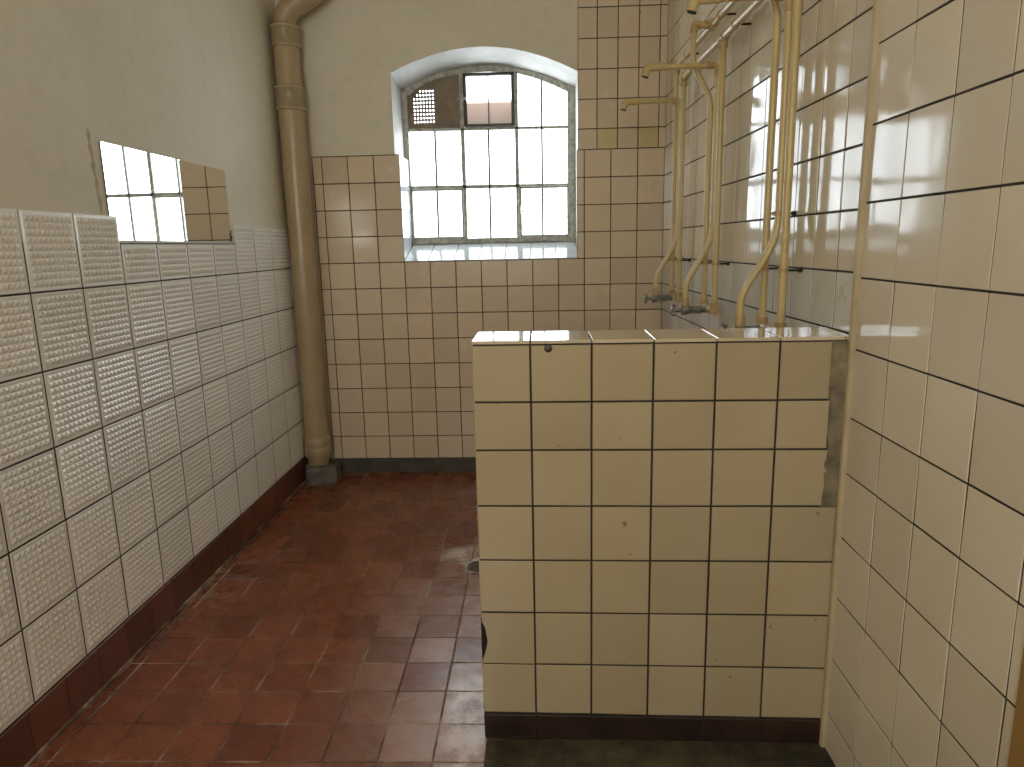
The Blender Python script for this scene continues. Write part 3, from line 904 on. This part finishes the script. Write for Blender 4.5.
def shower(yc, headx, armz, label, loop=(.072, 2.03, 1.90), clip=False):
    y1, y2, y3 = yc + .078, yc - .008, yc - .078
    wx = lambda y: XR(y) - OFF
    root = thing('shower_fitting', label, 'shower', (wx(yc), yc, 1.07), 'cream piped shower fittings on the right wall')
    def add(name, b, m, par=None, smooth=True):
        o = link(name, b, m, par or root, smooth=smooth)
        if par is None: M_local(o, root)
        return o
    ZV = 1.085
    # hot feed: tees off the upper run, loops clear of the lower run, drops to the valve
    b = bmesh.new(); x = wx(y1)
    if loop:
        lo_, za_, zb2 = loop
        path = round_path([(x, y1, Z1), (x - lo_, y1, Z1), (x - lo_, y1, za_), (x + .002, y1, zb2), (x, y1, 1.6), (x, y1, ZV)], .035)
    else:
        path = [(x, y1, Z1 + .004), (x, y1, 1.6), (x, y1, ZV)]
    tube(b, path, .0112, 14); add('hot_feed_pipe', b, M_PIPE)
    b = bmesh.new(); tube(b, [(x + .001, y1 - .022, Z1), (x, y1 + .022, Z1)], .0185, 14); 
    if loop:
        tube(b, [(x, y1, Z1), (x - .03, y1, Z1)], .0165, 14)
        tube(b, round_path([(x - lo_ + .026, y1, Z1), (x - lo_, y1, Z1), (x - lo_, y1, Z1 - .026)], .016), .0155, 14)
    else:
        tube(b, [(x, y1, Z1 + .012), (x, y1, Z1 - .038)], .0165, 14)
    add('elbow_fitting', b, M_FITTING)
    # cold feed
    b = bmesh.new(); x3 = wx(y3)
    tube(b, [(x3, y3, Z2), (x3, y3, 1.6), (x3, y3, ZV)], .0118, 14); add('cold_feed_pipe', b, M_PIPE)
    b = bmesh.new(); tube(b, [(x3 + .001, y3 - .022, Z2), (x3, y3 + .022, Z2)], .0185, 14); tube(b, [(x3, y3, Z2 + .012), (x3, y3, Z2 - .038)], .0165, 14)
    add('tee_fitting', b, M_FITTING)
    # riser with its S-bend into the outer end of the valve
    b = bmesh.new(); x2 = wx(y2) + .004
    xo = x2 - .100
    path = smooth_path([(x2, y2, armz - .01), (x2, y2, 1.75), (x2, y2, 1.47), (x2 - .002, y2, 1.40), (x2 - .020, y2, 1.33), (x2 - .068, y2, 1.245), (xo + .004, y2, 1.19), (xo, y2, 1.135), (xo, y2, ZV + .01)], 6)
    tube(b, path, .0112, 14); add('riser_pipe', b, M_PIPE)
    b = bmesh.new(); tube(b, [(xo, y2, 1.135), (xo, y2, 1.13), (xo, y2, 1.105), (xo, y2, ZV)], [.0145, .0155, .0155, .014], 12)
    add('union_nut', b, M_FITTING)
    # shower arm, straight out over the cubicle
    b = bmesh.new()
    tube(b, round_path([(x2, y2, armz - .05), (x2, y2, armz), (x2 - .06, y2, armz), (headx + .012, y2, armz - .001)], .02), .0100, 14)
    add('shower_arm', b, M_PIPE)
    b = bmesh.new(); tube(b, [(x2, y2, armz - .04), (x2, y2, armz - .015)], .0145, 12); tube(b, [(x2 - .018, y2, armz), (x2 - .045, y2, armz)], .0140, 12)
    add('arm_elbow', b, M_FITTING)
    b = bmesh.new()
    tube(b, [(headx + .075, y2, armz), (headx + .045, y2, armz)], [.0135, .0135], 14)
    tube(b, round_path([(headx + .05, y2, armz), (headx + .003, y2, armz), (headx - .006, y2, armz - .034)], .02), .0150, 16, cap=False)
    h = add('shower_head', b, M_PIPE)
    b = bmesh.new()
    tube(b, [(headx - .0045, y2, armz - .030), (headx - .0062, y2, armz - .0345)], .0140, 16)
    o = link('nozzle', b, M_DARK, h, smooth=True)
    # valve: bridge between the feeds, body standing out of the wall, cross handle
    b = bmesh.new(); xb = wx(yc)
    tube(b, [(wx(y1 + .02), y1 + .02, ZV), (wx(y3 - .02), y3 - .02, ZV)], .0165, 14)
    for y_ in (y1, y3): tube(b, [(wx(y_), y_, ZV - .012), (wx(y_), y_, ZV + .03), (wx(y_), y_, ZV + .034)], [.0175, .0175, .0195], 12)
    add('valve_bridge', b, M_FITTING)
    b = bmesh.new()
    tube(b, [(xb, y2, ZV), (xb - .03, y2, ZV), (xb - .035, y2, ZV), (xb - .085, y2, ZV), (xb - .09, y2, ZV), (xb - .112, y2, ZV), (xb - .115, y2, ZV), (xb - .138, y2, ZV)], [.013, .013, .017, .017, .021, .021, .009, .009], 14)
    add('valve_body', b, M_CHROME)
    b = bmesh.new(); xh = xb - .143
    lathe(b, [(.006, -.010), (.012, -.006), (.013, .004), (.007, .009)], (xh, y2, ZV), (-1, 0, 0), 14)
    for k_ in range(4):
        t = math.pi / 4 + k_ * math.pi / 2
        e_ = (xh, y2 + .027 * math.cos(t), ZV + .027 * math.sin(t))
        tube(b, [(xh, y2, ZV), e_], [.0055, .0065], 8)
    add('valve_handle', b, M_CHROME)
    # wall brackets
    for y_, z_ in ((y1, 1.268), (y3, 1.268)) + (((y2, 1.43),) if clip else ()):
        b = bmesh.new(); xx = wx(y_)
        tube(b, [(xx, y_, z_ - .006), (xx, y_, z_ + .006)], .0140, 14)
        tube(b, [(xx - .016, y_ - .009, z_ - .004), (xx - .016, y_ - .009, z_ + .004)], .005, 8)
        wb_ = add('wall_bracket', b, M_FITTING)
        b = bmesh.new()
        tube(b, [(xx + .010, y_, z_), (XR(y_) + .001, y_, z_)], .0036, 8)
        tube(b, [(XR(y_) - .010, y_, z_), (XR(y_) + .001, y_, z_)], .0075, 10)
        o = link('bracket_stem', b, M_DARKMETAL, wb_, smooth=True)
    return root
shower(3.465, .393, 2.000, 'cream shower pipes with arm nearest the back wall, farthest of the three', loop=None)
shower(2.842, .404, 2.006, 'middle of the three cream shower fittings on the right wall')
shower(2.135, .432, 2.018, 'cream shower pipes and arm nearest the partition, closest of the three', loop=(.060, 2.125, 2.005), clip=True)

# ------------------------------------------------------------------ light
W = bpy.data.worlds.new('overcast'); SC.world = W; W.use_nodes = True
bg = W.node_tree.nodes['Background']; bg.inputs[0].default_value = (.86, .93, 1, 1); bg.inputs[1].default_value = 3.6
def area(name, loc, rot, sx, sy, power, col):
    l = bpy.data.lights.new(name, 'AREA'); l.shape = 'RECTANGLE'; l.size = sx; l.size_y = sy; l.energy = power; l.color = col
    o = bpy.data.objects.new(name, l); COL.objects.link(o); o.location = loc; o.rotation_euler = rot
    return o
# daylight through the window behind the photographer
area('rear_window_daylight', ((DOX0 + DOX1) / 2, YF - .10, (DOZ + DOB) / 2), (math.radians(90), 0, 0), DOX1 - DOX0, DOZ - DOB, 13, (1, .92, .76))

# ------------------------------------------------------------------ camera
cd = bpy.data.cameras.new('camera'); cam = bpy.data.objects.new('camera', cd); COL.objects.link(cam)
rt = Vector((0.99887239, 0.04232283, -0.02151109)); up = Vector((0.01280506, 0.19613234, 0.98049382)); fw = Vector((-0.04571629, 0.97966366, -0.19536924))
m = Matrix((rt, up, -fw)).transposed().to_4x4(); m.translation = (0, 0, 1.356)
cam.matrix_world = m
cd.sensor_width = 36; cd.lens = 694.1176 / 1024 * 36; cd.clip_start = .02
SC.camera = cam
SC.view_settings.view_transform = 'Standard'; SC.view_settings.look = 'None'
SC.view_settings.exposure = .82; SC.view_settings.gamma = 1; SC.view_settings.use_curve_mapping = False
SC.cycles.use_denoising = True
SC.cycles.max_bounces = 10; SC.cycles.diffuse_bounces = 5; SC.cycles.glossy_bounces = 6
SC.cycles.sample_clamp_indirect = 6
